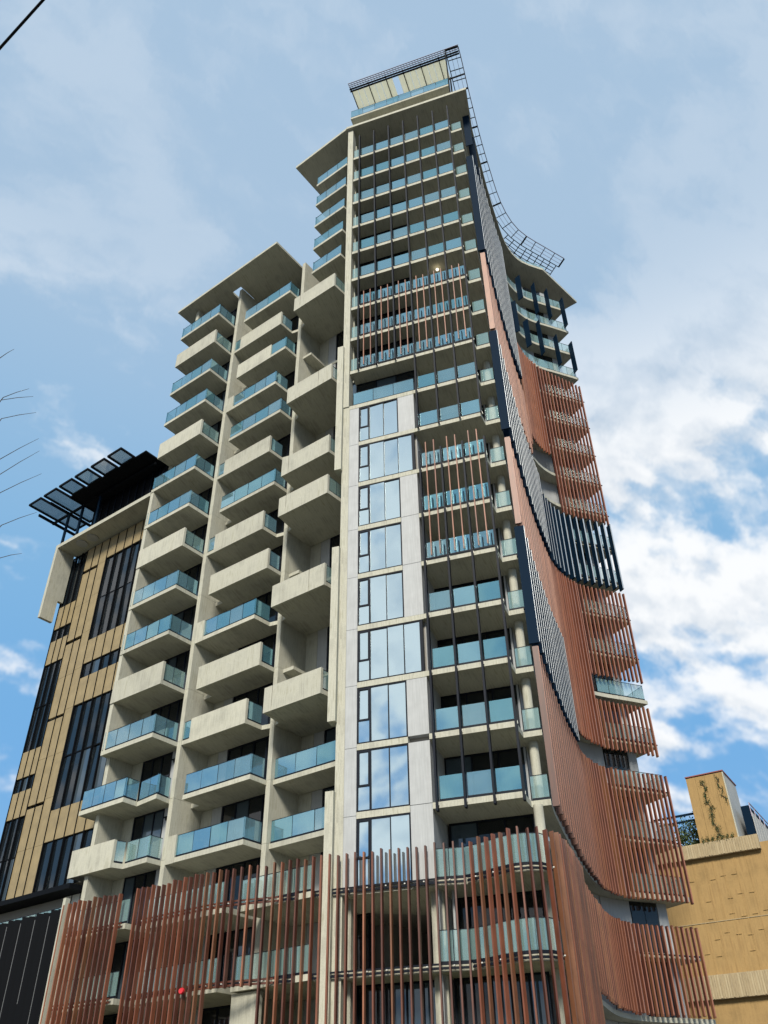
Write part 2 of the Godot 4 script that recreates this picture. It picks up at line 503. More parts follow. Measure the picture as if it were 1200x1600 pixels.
	# brown battens in front of the loggias
	for z in [[3, 8.06, 10.55], [0, 13.06, 15.35]]:
		var grp := holder(tower, "batten_screen")
		for i in range(z[0], 6):
			for f in [0.30, 0.68]:
				var x := lerpf(bs[i], bs[i + 1], f)
				bar(grp, "batten", Vector2(x, 0.06), Vector2(x, 0.16), 0.055, Y(z[1]), Y(z[2]) + rng.randf() * 0.15, M.terracotta[2 if rng.randf() < 0.7 else 0])
				for kk in range(int(z[1]), int(z[2]) + 1):
					var xx := lerpf(bs[i], bs[i + 1], f + 0.16)
					bar(grp, "stub", Vector2(xx, -0.01), Vector2(xx, 0.04), 0.05, Y(kk) + 0.06, Y(kk) + rng.randf_range(0.7, 1.0), M.navy)
		for kk in range(int(z[1]), int(z[2]) + 1):
			bar(grp, "batten_rail", Vector2(bs[z[0]], 0.045), Vector2(7.44, 0.045), 0.03, Y(kk) + 0.02, Y(kk) + 0.10, M.frame)

func make_window(y0: float, y1: float, wide: bool) -> void:
	var wn := holder(tower, "window")
	var xr := 3.38 if wide else 2.46
	var h := y1 - y0
	var f: Material = M.frame
	var z := -0.06
	# outer frame
	bar(wn, "frame", Vector2(0, z), Vector2(xr, z), 0.10, y0, y0 + 0.07, f)
	bar(wn, "frame", Vector2(0, z), Vector2(xr, z), 0.10, y1 - 0.06, y1, f)
	bar(wn, "frame", Vector2(0.0, z), Vector2(0.06, z), 0.10, y0 + 0.07, y1 - 0.06, f)
	bar(wn, "frame", Vector2(xr - 0.06 if not wide else xr - 0.16, z), Vector2(xr, z), 0.10, y0 + 0.07, y1 - 0.06, f)
	# mullions
	bar(wn, "frame", Vector2(0.60, z), Vector2(0.68, z), 0.09, y0 + 0.07, y1 - 0.06, f)
	var cuts := [0.68, 1.55, 2.40]
	if wide:
		cuts = [0.68, 1.55, 2.40, 3.22]
	for i in range(1, cuts.size() - 1):
		bar(wn, "frame", Vector2(cuts[i] - 0.02, z), Vector2(cuts[i] + 0.02, z), 0.09, y0 + 0.07, y1 - 0.06, f)
	for i in cuts.size() - 1:
		tilt(bar(wn, "pane", Vector2(cuts[i] + 0.02 * int(i > 0), z - 0.01), Vector2(cuts[i + 1] - 0.02 * int(i < cuts.size() - 2), z - 0.01), 0.03, y0 + 0.07, y1 - 0.06, M.window))
	# opening sash above a fixed light
	var ty := y0 + h * 0.41
	tilt(bar(wn, "pane", Vector2(0.06, z - 0.01), Vector2(0.60, z - 0.01), 0.03, y0 + 0.07, ty - 0.04, M.window))
	bar(wn, "frame", Vector2(0.06, z), Vector2(0.60, z), 0.09, ty - 0.04, ty + 0.05, f)
	bar(wn, "sash", Vector2(0.06, z), Vector2(0.115, z), 0.11, ty + 0.05, y1 - 0.06, f)
	bar(wn, "sash", Vector2(0.545, z), Vector2(0.60, z), 0.11, ty + 0.05, y1 - 0.06, f)
	bar(wn, "sash", Vector2(0.115, z), Vector2(0.545, z), 0.11, y1 - 0.13, y1 - 0.06, f)
	tilt(bar(wn, "pane", Vector2(0.115, z), Vector2(0.545, z), 0.03, ty + 0.05, y1 - 0.13, M.window))

func build_left_wing() -> void:
	var ytop := Y(18.4)
	# walls between the balcony columns
	var piers := [[0.10, 0.02, 4.7], [4.45, 1.72, 6.3], [10.2, 2.9, 7.6]]
	for p in piers:
		for k in range(0, 18):
			if p[0] < 1.0:
				p[1] = 1.1 if k >= 12 else (0.5 if k >= 3 and k < 6 else 0.04)
			bar(tower, "party_wall", W(p[0], p[1]), W(p[0], p[2]), 0.30, maxf(0.0, Y(k)) + 0.006, minf(Y(k + 1), ytop - 0.02) - 0.008, M.concrete)
		bar(tower, "party_wall", W(p[0], p[1]), W(p[0], p[2]), 0.30, Y(18), ytop, M.concrete)
	# backs and cores
	prism(tower, "core_wall", PackedVector2Array([W(0.2, 4.4), W(4.4, 4.4), W(4.4, 6.1), W(10.1, 6.1), W(10.1, 7.4), W(14.3, 7.4), W(14.3, 13), W(0.2, 13)]), 0.0, Y(18.0), M.core)
	prism(tower, "core_wall", PackedVector2Array([W(10.6, 5.6), W(15.2, 5.2), W(15.2, 9), W(10.6, 9)]), Y(18.0), Y(22.4), M.core)
	for k in range(1, 18):
		var y0 := Y(k)
		var y1 := Y(k + 1) - 0.25
		rear_glazing(tower, W(1.2, 2.12), W(3.55 if k < 6 else 4.26, 2.12), y0, y1, 3 if k < 6 else 4)
		bar(tower, "wall_panel", W(0.27, 2.12), W(1.14, 2.12), 0.12, y0, y1, M.concrete)
		if k < 6:
			bar(tower, "wall_panel", W(3.62, 2.12), W(4.3, 2.12), 0.12, y0, y1, M.white)
		rear_glazing(tower, W(6.2, 3.8), W(10.0, 3.8), y0, y1, 4)
		bar(tower, "wall_panel", W(4.62, 3.8), W(5.4, 3.8), 0.12, y0, y1, M.concrete)
		bar(tower, "wall_panel", W(5.42, 3.8), W(6.12, 3.8), 0.12, y0, y1, M.white)
		rear_glazing(tower, W(12.0, 5.1), W(14.85, 5.1), y0, y1, 3)
		bar(tower, "wall_panel", W(10.36, 5.1), W(11.2, 5.1), 0.12, y0, y1, M.concrete)
		bar(tower, "wall_panel", W(11.22, 5.1), W(11.92, 5.1), 0.12, y0, y1, M.white)
		if k >= 6 and not k in [6, 8, 10, 11, 13, 16]:
			prism(tower, "floor_ledge", PackedVector2Array([W(10.34, 3.3), W(11.1, 3.3), W(11.1, 5.0), W(14.6, 5.0), W(14.3, 7.5), W(10.28, 7.5)]), y0 - 0.22, y0 - 0.02, M.concrete)
	# first column of balconies
	for k in range(6, 18):
		if k in [7, 10, 13, 16]:
			balcony([W(0, 0), W(4.27, 0), W(4.28, 1.68)], [W(4.34, 4.5), W(0.18, 4.5), W(0, 1.5)], k, "sg", M.green_glass)
		else:
			balcony([W(0, 1.5), W(0, 0), W(4.27, 0), W(4.28, 1.68)], [W(4.34, 4.5), W(0.18, 4.5)], k, "ggg")
	balcony([W(-0.95, 0.02), W(2.68, 0.02), W(2.66, 0.95), W(4.4, 0.75), W(4.3, 1.7)], [W(4.34, 4.5), W(0.18, 4.5), W(-0.95, 1.0)], 5, "gggg", null, 0.95)
	balcony([W(-1.15, 0.25), W(2.2, 0.3), W(2.4, 0.9), W(4.25, 0.85), W(4.3, 1.7)], [W(4.34, 4.5), W(0.18, 4.5), W(-1.15, 1.2)], 4, "sggg", M.green_glass, 0.95)
	# second column
	for k in range(4, 18):
		var even := k % 2 == 0
		var a1 := 9.35 if even else 10.05
		if k == 4:
			a1 = 9.95
		var f0 := 1.75
		var tail_even := [W(10.02, 3.1), W(10.12, 6.2), W(4.54, 6.2), W(4.54, 2.3), W(4.40, 2.3)]
		var tail_odd := [W(10.12, 6.2), W(4.54, 6.2), W(4.54, 2.95), W(5.25, 2.95)]
		if k == 15:
			balcony([W(5.25, f0), W(8.6, f0), W(10.05, f0), W(10.08, 2.75)], tail_odd, k, "sgg")
		elif even:
			balcony([W(4.40, f0), W(5.2, f0), W(a1, f0), W(a1 + 0.05, 2.95)], tail_even, k, "gsg" if k in [6, 10, 12, 16] else "sgg")
		else:
			balcony([W(5.25, f0), W(10.05, f0), W(10.08, 2.75)], tail_odd, k, "sg" if k in [7, 9] else "gg")
	# third column: boxes that jut out, plain balconies below
	for k in [6, 8, 10, 11, 13, 16]:
		var b := balcony([W(10.9, 1.48), W(14.68, 1.48), W(14.75, 3.15)], [W(14.3, 7.5), W(10.28, 7.5), W(10.28, 3.0), W(10.7, 2.85)], k, "-g", M.green_glass)
		var split := 11.45 if k in [6, 10, 11, 16] else 13.6
		bar(b, "parapet", W(10.89, 1.54), W(split - 0.02, 1.54), 0.16, Y(k) - 0.262, Y(k) + 1.12, M.concrete)
		bar(b, "parapet", W(split + 0.02, 1.54), W(14.69, 1.54), 0.16, Y(k) - 0.262, Y(k) + 1.12, M.concrete)
		bar(b, "parapet", W(split - 0.03, 1.552), W(split + 0.03, 1.552), 0.12, Y(k) - 0.26, Y(k) + 0.25, M.concrete)
		bar(b, "parapet", W(10.97, 1.62), W(10.97, 3.1), 0.14, Y(k) - 0.255, Y(k) + 1.10, M.concrete)
	for k in [4, 5]:
		balcony([W(10.36, 3.08), W(14.5, 3.08)], [W(14.3, 7.5), W(10.28, 7.5)], k, "g", M.rail_glass, 1.25)
	# upper balconies behind the corner column
	for k in range(17, 22):
		var a0 := lerpf(12.4, 11.95, (k - 17) / 4.0)
		var f0 := lerpf(1.5, 1.95, (k - 17) / 4.0)
		balcony([W(a0, 4.2), W(a0, f0), W(15.15, f0)], [W(15.3, 5.4), W(a0 + 0.3, 5.6)], k, "gg", null, 1.2)
		rear_glazing(tower, W(12.9, 3.7), W(15.1, 3.3), Y(k), Y(k + 1) - 0.25, 2)
	# wing roof with its opening
	var y := ytop
	prism(tower, "roof_slab", PackedVector2Array([W(-1.45, 0.25), W(9.75, 0.2), W(9.75, 1.5), W(-1.45, 1.5)]), y, y + 0.22, M.concrete)
	prism(tower, "roof_slab", PackedVector2Array([W(-1.45, 1.5), W(3.64, 1.5), W(3.64, 3.11), W(-1.45, 3.11)]), y, y + 0.22, M.concrete)
	prism(tower, "roof_slab", PackedVector2Array([W(4.62, 1.5), W(9.75, 1.5), W(9.75, 3.11), W(4.62, 3.11)]), y, y + 0.22, M.concrete)
	prism(tower, "roof_slab", PackedVector2Array([W(-1.45, 3.11), W(9.75, 3.11), W(9.75, 7.6), W(-1.45, 7.6)]), y, y + 0.22, M.concrete)
	# louvred plant screen seen beside the roof
	for i in 9:
		bar(tower, "plant_screen_louvre", W(10.35 + i * 0.16, 4.6), W(10.35 + i * 0.16, 6.4), 0.05, Y(18.2), Y(18.9), M.black)

func build_side_wall() -> void:
	# the curved side: white panels and dark windows a step behind the fins
	var strips := [[1.6, 3.0, "w"], [3.0, 5.2, "w"], [5.2, 7.0, "d"], [7.0, 9.0, "w"], [9.0, 11.0, "d"], [11.0, 13.4, "w"], [13.4, 15.0, "d"], [15.06, 16.42, "w"], [16.5, 18.4, "w"], [18.46, 19.3, "d"], [19.34, 20.2, "d"], [20.25, 20.9, "w"]]
	for k in range(0, 22):
		var seg := holder(tower, "side_storey")
		for s in strips:
			var poly := curve_path(s[0], s[1], -1.18, 0.7) + rev(curve_path(s[0], s[1], -1.28, 0.7))
			var white: bool = s[2] == "w"
			prism(seg, "wall_panel" if white else "window_pane", poly, Y(k) + 0.01, Y(k + 1) - 0.27, M.white if white else M.pane)
	# lower storeys behind the bottom tier
	prism(tower, "core_wall", curve_path(4.7, 21.0, -2.4) + rev(curve_path(4.7, 21.0, -3.2)), 0.0, Y(3), M.core)
	for k in [1, 2, 3]:
		prism(tower, "floor_slab", curve_path(6.2, 22.0, -0.3) + rev(curve_path(6.2, 21.6, -2.6)), Y(k) - 0.25, Y(k) - 0.01, M.concrete)
	# end balconies with glass
	for k in range(4, 22):
		var g := holder(tower, "balustrade")
		var v0 := 18.2
		glass_guard(g, C(v0, -0.33), C(20.0, -0.33), Y(k), M.green_glass, 0.03, 0.9)
		glass_guard(g, C(20.0, -0.33), C(21.9, -0.33), Y(k), M.green_glass, 0.03, 0.9)
		glass_guard(g, C(21.9, -0.36), C(21.9, -2.2), Y(k), M.green_glass, 0.03, 0.9)
	for k in [18, 19, 20, 21]:
		var g := holder(tower, "balustrade")
		var v := 14.2
		while v < 18.0:
			bar(g, "pane", C(v, -0.33), C(v + 0.9, -0.33), 0.02, Y(k) + 0.05, Y(k) + 1.05, M.green_glass)
			v += 0.95

func build_screens() -> void:
	var br: Array = M.brown
	var tc: Array = M.terracotta
	var nv := [M.navy]
	var wb := 0.095
	screen(6.4, 21.9, 2.02, 3.42, br, 0.335, wb, 0.17, 0.12, 0.1)
	screen(0.25, 13.2, 3.87, 6.27, br, 0.32, 0.14, 0.28, 0.10, 0.05)
	screen(13.5, 21.9, 3.87, 6.27, br, 0.335, wb, 0.17, 0.10, 0.12)
	screen(0.2, 13.3, 6.33, 8.52, nv, 0.46, 0.13, 0.50, 0.05, 0.05)
	screen(0.25, 13.2, 8.62, 10.52, tc, 0.32, 0.14, 0.30, 0.1, 0.1)
	screen(13.4, 17.55, 6.74, 10.66, tc, 0.335, wb, 0.17, 0.1, 0.08)
	screen(17.6, 21.9, 6.70, 7.75, br, 0.335, wb, 0.17, 0.05, 0.1)
	screen(17.6, 21.9, 8.36, 10.62, br, 0.335, wb, 0.17, 0.1, 0.05)
	screen(0.2, 13.6, 10.75, 13.42, nv, 0.46, 0.13, 0.50, 0.1, 0.05, 13.0)
	screen(14.4, 21.7, 10.74, 12.6, nv, 0.60, 0.10, 0.42, 0.05, 0.1, -1.0, "blade")
	screen(0.25, 13.0, 13.52, 16.0, tc, 0.32, 0.14, 0.30, 0.05, 0.1, 15.6)
	screen(13.3, 14.1, 14.1, 15.0, tc, 0.335, wb, 0.17, 0.05, 0.05)
	screen(14.2, 17.55, 14.5, 17.85, tc, 0.335, wb, 0.17, 0.1, 0.1)
	screen(17.6, 21.95, 12.66, 17.8, br, 0.335, wb, 0.17, 0.1, 0.12, 17.45)
	screen(0.2, 4.3, 16.1, 19.9, nv, 0.46, 0.13, 0.50, 0.0, 0.0, 20.4, "blade")
	screen(4.6, 13.2, 16.05, 21.6, nv, 0.46, 0.13, 0.50, 0.6, 0.3, 21.5, "blade")
	var s := holder(tower, "fin_screen")
	for b in [[16.8, 20.55, 21.6], [18.65, 20.25, 21.6], [20.0, 20.2, 21.5], [21.6, 20.05, 21.3], [14.8, 18.5, 19.8], [16.9, 18.5, 19.6], [18.45, 18.45, 19.85], [20.05, 18.2, 19.4], [21.6, 18.1, 19.3], [1.1, 20.9, 22.35], [3.0, 20.8, 22.3]]:
		fin(s, "blade", C(b[0], 0.05), Cn(b[0]), 0.07, 0.55, Y(b[1]), Y(b[2]), M.navy)

func build_podium() -> void:
	# lower floors behind the brown screen
	var front := [Vector2(-1.4, -0.05), Vector2(3.4, -0.05), Vector2(4.6, -0.22), Vector2(5.4, 0.05), Vector2(6.1, 0.45), Vector2(6.8, 0.74), Vector2(7.4, 0.74), Vector2(7.9, 0.5), Vector2(8.2, 0.0), Vector2(8.3, -0.9)]
	for k in [2, 3]:
		var poly := PackedVector2Array(front) + curve_path(0.6, 6.0, -0.35) + PackedVector2Array([Vector2(6.0, -7.0), Vector2(-1.4, -3.0)])
		prism(tower, "floor_slab", poly, Y(k) - 0.26, Y(k), M.concrete)
		var g := holder(tower, "balustrade")
		for i in range(1, 9):
			glass_guard(g, front[i], front[i + 1], Y(k), M.green_glass, 0.05, 0.7, 1.2)
		balcony([W(0.3, 0.2), W(4.2, 0.2)], [W(4.2, 2.2), W(0.3, 2.2)], k, "g", M.green_glass)
		balcony([W(4.7, 0.9), W(10.0, 0.9)], [W(10.0, 3.8), W(4.7, 3.8)], k, "g", M.green_glass)
		balcony([W(10.4, 1.3), W(14.7, 1.35)], [W(14.7, 5.0), W(10.4, 5.0)], k, "g", M.green_glass)
	rear_glazing(tower, Vector2(3.6, -2.26), Vector2(7.3, -2.26), Y(3), Y(4) - 0.27, 3)
	rear_glazing(tower, Vector2(3.6, -2.26), Vector2(7.3, -2.26), Y(2), Y(3) - 0.27, 3)
	rear_glazing(tower, Vector2(-0.5, -1.6), Vector2(3.0, -1.6), Y(1), Y(2) - 0.27, 5)
	rear_glazing(tower, Vector2(3.6, -1.6), Vector2(7.3, -1.6), Y(1) - 1.0, Y(2) - 0.27, 5)
	bar(tower, "column", Vector2(3.0, -1.0), Vector2(3.55, -1.0), 0.5, 0.0, Y(3) - 0.26, M.concrete)
	bar(tower, "column", Vector2(-1.0, -0.9), Vector2(-0.45, -0.9), 0.5, 0.0, Y(3) - 0.26, M.concrete)
	bar(tower, "wall_panel", W(10.3, 1.6), W(11.9, 1.6), 0.2, 0.0, Y(2) - 0.3, M.concrete)
	bar(tower, "column", W(-0.12, -0.32), W(0.1, -0.32), 0.25, 0.0, Y(3.52), M.concrete)
	# drain pipe in the corner
	var dp := tube(tower, "drain_pipe", [Vector3(3.9, Y(2), -0.95), Vector3(3.9, Y(3) - 0.27, -0.95)], [0.06, 0.06], M.white, 10)
	# the screen: battens along a bent line, from the ground to above the third floor
	var line := [W(0.05, -0.38), W(4.1, -0.10), W(5.0, 0.05), W(9.6, 0.10), W(11.2, 0.35), Vector2(-3.6, 0.02), Vector2(-1.5, 0.26), Vector2(3.4, 0.26), Vector2(4.7, 0.10), Vector2(5.6, 0.40), Vector2(6.3, 0.80), Vector2(6.9, 1.06), Vector2(7.5, 1.04), Vector2(8.1, 0.72), Vector2(8.5, 0.05), Vector2(8.64, -1.5), Vector2(8.66, -5.6)]
	var lens := [0.0]
	for i in range(1, line.size()):
		lens.append(lens[i - 1] + line[i].distance_to(line[i - 1]))
	var s := holder(tower, "batten_screen")
	var d := 0.0
	var i := 0
	while d < lens[-1]:
		while d > lens[i + 1]:
			i += 1
		var t: float = (d - lens[i]) / (lens[i + 1] - lens[i])
		var p: Vector2 = line[i].lerp(line[i + 1], t)
		var dir: Vector2 = (line[i + 1] - line[i]).normalized()
		var out := Vector2(-dir.y, dir.x)
		# gap beside the party wall
		if not (d > 4.15 and d < 4.95):
			var y0 := 0.05
			if p.x > -6.7 and p.x < -4.2:
				y0 = Y(1.93) - rng.randf() * 0.1
			elif rng.randf() < 0.12:
				y0 = Y(1.0)
			bar(s, "batten", p - out * 0.10, p + out * 0.10, 0.068, y0, Y(3.40) + rng.randf() * 0.14, (M.brown + M.terracotta)[rng.randi() % 7])
		d += 0.355 if d < 10.5 else (0.385 if d < 26.0 else 0.33)
	for k in [2, 3]:
		for j in line.size() - 1:
			if j == 1:
				continue
			bar(s, "carrier_rail", line[j], line[j + 1], 0.05, Y(k) - 0.20, Y(k) - 0.12, M.frame if j > 4 else M.brown[1], 0.17)
			bar(s, "carrier_rail", line[j], line[j + 1], 0.05, Y(k) - 0.05, Y(k) + 0.02, M.frame if j > 4 else M.brown[1], 0.17)
			var n := int(line[j].distance_to(line[j + 1]) / 0.77)
			for m in n:
				var c: Vector2 = line[j].lerp(line[j + 1], (m + 0.5) / n)
				bar(s, "bracket", c - Vector2(0.03, 0), c + Vector2(0.03, 0), 0.12, Y(k) - 0.10, Y(k) - 0.055, M.steel, 0.16)

func build_roof_terrace() -> void:
	var y := Y(23.05)
	prism(tower, "terrace_slab", PackedVector2Array([Vector2(-0.95, -0.05), Vector2(7.75, -0.05), Vector2(7.75, -6.0), Vector2(-0.95, -6.0)]), y, y + 0.22, M.concrete)
	bar(tower, "parapet", Vector2(-0.6, -1.6), Vector2(7.5, -1.6), 0.3, Y(22.4) + 0.28, y, M.concrete)
	var g := holder(tower, "balustrade")
	glass_guard(g, Vector2(-0.95, -0.05), Vector2(7.75, -0.05), y + 0.22, M.rail_glass, 0.05, 1.15)
	glass_guard(g, Vector2(7.72, -0.1), Vector2(7.72, -3.0), y + 0.22, M.rail_glass, 0.05, 1.15)
	# penthouse set back
	bar(tower, "penthouse_wall", Vector2(-0.8, -4.6), Vector2(7.2, -4.6), 0.3, y + 0.22, Y(25), M.core)
	# canopy at the top: frame, white roof sheets, open mesh edge
	var c := holder(tower, "roof_canopy")
	var yc := Y(25.0)
	for i in 16:
		var x0 := -1.1 + i * 0.545
		if i != 7:
			prism(c, "roof_sheet", PackedVector2Array([Vector2(x0, -0.66), Vector2(x0 + 0.515, -0.66), Vector2(x0 + 0.515, -2.45), Vector2(x0, -2.45)]), yc - 0.03, yc, M.sheet)
		if i % 3 == 0:
			rod(c, "rafter", Vector3(x0 - 0.015, yc - 0.08, -0.3), Vector3(x0 - 0.015, yc - 0.08, -4.6), 0.06, 0.12, M.black)
	for z in [-0.42, -0.62, -2.5]:
		rod(c, "beam", Vector3(-1.25, yc - 0.07, z), Vector3(8.9, yc - 0.07, z), 0.09, 0.16, M.black)
	for x in [-1.1, 2.6, 7.6]:
		rod(c, "post", Vector3(x, y + 0.22, -2.45), Vector3(x, yc, -2.45), 0.12, 0.12, M.black)
	for i in 40:
		var x := -1.2 + i * 0.26
		rod(c, "mesh_bar", Vector3(x, yc + 0.05, 0.02), Vector3(x, yc + 0.05, -0.62), 0.03, 0.03, M.purple)
	for z in [0.04, -0.12, -0.28, -0.45]:
		rod(c, "mesh_bar", Vector3(-1.25, yc + 0.085, z), Vector3(9.0, yc + 0.085, z), 0.07, 0.03, M.purple)
	# ladder-like frame that follows the roof edge
	var e := holder(tower, "edge_frame")
	var vs := []
	var v := -0.75
	while v < 22.2:
		vs.append(v)
		v += 0.95
	var eo := func(t: float, off: float) -> Vector2:
		if t < 0.0:
			return C(0.0, off) + Vector2(0.0, -t)
		if t > 12.0:
			var gr := (t - 12.0) / 10.0
			return C(t, off) + Vector2(0.6 * gr * gr, -4.4 * gr)
		return C(t, off)
	for j in vs.size():
		var pa: Vector2 = eo.call(vs[j], -0.75)
		var pb: Vector2 = eo.call(vs[j], 0.42)
		rod(e, "rung", Vector3(pa.x, yc, pa.y), Vector3(pb.x, yc, pb.y), 0.06 if j % 4 else 0.16, 0.06, M.black)
		if j > 0:
			for off in [-0.75, -0.35, 0.05, 0.42]:
				var q: Vector2 = eo.call(vs[j - 1], off)
				var r: Vector2 = eo.call(vs[j], off)
				var edge: bool = off == 0.42 or off == -0.75
				rod(e, "edge_rail", Vector3(q.x, yc + 0.05, q.y), Vector3(r.x, yc + 0.05, r.y), 0.07 if edge else 0.025, 0.05, M.black if off == -0.75 else M.purple)
		if j % 4 == 0 and vs[j] < 16.0:
			rod(e, "post", Vector3(pa.x, Y(22.5), pa.y), Vector3(pa.x, yc, pa.y), 0.1, 0.1, M.black)
	for j in 9:
		var pa: Vector2 = eo.call(17.0 + j * 0.6, -2.3)
		var pb: Vector2 = eo.call(17.0 + j * 0.6, -0.75)
		rod(e, "rung", Vector3(pa.x, yc, pa.y), Vector3(pb.x, yc, pb.y), 0.07, 0.06, M.black)
	for off in [-1.15, -1.55, -1.95, -2.3]:
		for j in 4:
			var pa: Vector2 = eo.call(17.0 + j * 1.2, off)
			var pb: Vector2 = eo.call(18.2 + j * 1.2, off)
			rod(e, "edge_rail", Vector3(pa.x, yc + 0.05, pa.y), Vector3(pb.x, yc + 0.05, pb.y), 0.06, 0.05, M.black)
	# trellis and stair head over the far corner
	for i in 7:
		var p: Vector2 = eo.call(15.5 + i * 0.55, -0.9)
		var q: Vector2 = eo.call(15.5 + i * 0.55, -2.8)
		rod(e, "rung", Vector3(p.x, Y(24.1), p.y), Vector3(q.x, Y(24.1), q.y), 0.07, 0.07, M.black)
	for off in [-0.9, -1.4, -1.9, -2.4, -2.8]:
		var p: Vector2 = eo.call(15.5, off)
		var q: Vector2 = eo.call(18.8, off)
		rod(e, "edge_rail", Vector3(p.x, Y(24.1) + 0.04, p.y), Vector3(q.x, Y(24.1) + 0.04, q.y), 0.05, 0.05, M.black)
	var hd: Vector2 = eo.call(20.0, -2.4)
	bar(tower, "stair_head", hd - Vector2(0.8, 0.5), hd + Vector2(0.8, -0.5), 1.6, Y(22.5), Y(23.9), M.concrete)
	bar(tower, "stair_head", hd - Vector2(1.5, 0.2), hd + Vector2(1.4, -1.2), 2.2, Y(23.9), Y(24.0), M.concrete)
	# glass guard along the far roof edge
	var gg := holder(tower, "balustrade")
	for j in 7:
		glass_guard(gg, C(15.4 + j * 0.75, -0.1), C(16.1 + j * 0.75, -0.1), Y(22.4) + 0.28, M.green_glass, 0.05, 0.75)

# ---------------------------------------------------------------- brown panel block
func BW(a: float, b: float) -> Vector2:
	return W(1.0537 * a - 2.18, 1.5 + b)

func BY(k: float) -> float:
	return Y(1.0537 * k)

func build_panel_block() -> void:
	var o := holder(self, "panel_block")
	tag(o, "apartment block clad in tan upright panels and dark glass under a glazed roof canopy", "building")
	prism(o, "core_wall", PackedVector2Array([BW(-7.85, 2.4), BW(1.85, 2.4), BW(1.85, 11), BW(-7.85, 11)]), 0.0, BY(11.2), M.core)
	for k in range(4, 12):
		prism(o, "floor_slab", PackedVector2Array([BW(-7.85, 0.12), BW(1.85, 0.12), BW(1.85, 2.5), BW(-7.85, 2.5)]), BY(k) - 0.12, BY(k) + 0.12, M.concrete)
	bar(o, "side_wall", BW(-7.9, 0.0), BW(-7.9, 11), 0.1, 0.0, BY(11.2), M.white)
	# columns of cladding: [a0, a1], runs of panels [k0, k1]
	var right := [[4.62, 5.18], [7.21, 7.78], [8.10, 8.64], [10.67, 11.2]]
	var left := [[5.27, 5.78], [6.06, 6.6], [8.5, 9.05], [9.35, 9.9]]
	var mid := [[3.79, 4.6], [4.6, 5.36], [5.42, 6.3], [6.3, 7.08], [7.14, 8.0], [8.0, 8.78], [8.86, 9.7], [9.7, 10.54], [10.62, 11.2]]
	var midc := [[3.79, 4.6], [4.6, 5.45], [5.45, 6.3], [6.3, 7.2], [7.2, 8.05], [8.05, 8.9], [8.9, 9.8], [9.8, 10.6], [10.6, 11.2]]
	var cols := [[-7.82, -7.2, left], [-7.15, -6.55, left], [-6.5, -5.98, left], [-5.93, -5.17, mid], [-5.11, -4.42, mid], [-4.35, -3.58, midc], [-3.5, -2.68, right], [-2.6, -1.80, right], [-1.72, -0.94, right], [-0.86, -0.12, right], [-0.04, 0.72, right], [0.80, 1.56, right]]
	for c in cols:
		for r in c[2]:
			bar(o, "cladding_panel", BW(c[0], 0.0), BW(c[1], 0.0), 0.12, BY(r[0]) + 0.008, BY(r[1]) - 0.008, M.tan_panel)
		bar(o, "cover_strip", BW(c[0] - 0.055, -0.03), BW(c[0] - 0.012, -0.03), 0.14, BY(3.79), BY(11.2), M.black)
	# glazing between
	for c in cols:
		var runs := [[5.18, 7.21], [7.78, 8.10], [8.64, 10.67], [3.79, 4.62]]
		if c[2] == left:
			runs = [[3.79, 5.27], [5.78, 6.06], [6.6, 8.5], [9.05, 9.35], [9.9, 11.2]]
		elif c[2] != right:
			continue
		for r in runs:
			var n := maxi(1, int(round((r[1] - r[0]) / 0.9)))
			for j in n:
				var ka: float = lerpf(r[0], r[1], float(j) / n)
				var kb: float = lerpf(r[0], r[1], float(j + 1) / n)
				glazed(o, BW(c[0], 0.06), BW(c[1], 0.06), BY(ka) + 0.04, BY(kb) - 0.04, 0.9 if r[0] == 5.18 and j == 0 and c[0] > -2.9 and c[0] < -0.5 else 0.12)
				bar(o, "transom", BW(c[0], 0.05), BW(c[1], 0.05), 0.07, BY(kb) - 0.04, BY(kb) + 0.04, M.black)
	# roof slab turning down into a hanging side wall
	prism(o, "roof_slab", PackedVector2Array([W(-10.2, 0.0), W(-0.07, 0.0), W(-0.07, 3.0), W(-10.2, 3.0)]), Y(11.86), Y(11.86) + 0.3, M.concrete)
	bar(o, "hanging_wall", W(-10.33, 0.0), W(-10.33, 1.03), 0.26, Y(9.98), Y(11.86) + 0.3, M.concrete)
	bar(o, "hanging_wall", W(-10.33, 1.03), W(-10.33, 1.45), 0.26, Y(10.55), Y(11.86) + 0.3, M.concrete)
	# round light discs under the eave
	for a in [-8.3, -7.1]:
		var cm := CylinderMesh.new()
		cm.top_radius = 0.42
		cm.bottom_radius = 0.42
		cm.height = 0.05
		var d := mesh_node(o, "soffit_disc", cm, M.white)
		d.position = v3(W(a, 0.72), Y(11.86) - 0.04)
	# penthouse and glazed canopy
	prism(o, "penthouse", PackedVector2Array([W(-8.2, 1.0), W(-0.1, 1.0), W(-0.1, 9), W(-8.2, 9)]), Y(11.96), Y(12.96), M.black)
	for j in 10:
		bar(o, "penthouse_mullion", W(-8.0 + j * 0.8, 0.95), W(-7.92 + j * 0.8, 0.95), 0.07, Y(11.96), Y(12.96), M.frame)
	prism(o, "canopy_deck", PackedVector2Array([W(-8.9, -0.86), W(-0.3, -0.86), W(-0.3, 7), W(-8.9, 7)]), Y(13.0), Y(13.0) + 0.12, M.black)
	prism(o, "upper_roof", PackedVector2Array([W(-2.4, 1.2), W(-0.1, 1.2), W(-0.1, 6), W(-2.4, 6)]), Y(13.45), Y(13.45) + 0.25, M.concrete)
	prism(o, "upper_wall", PackedVector2Array([W(-2.2, 2.2), W(-0.1, 2.2), W(-0.1, 6), W(-2.2, 6)]), Y(13.05), Y(13.45), M.concrete)
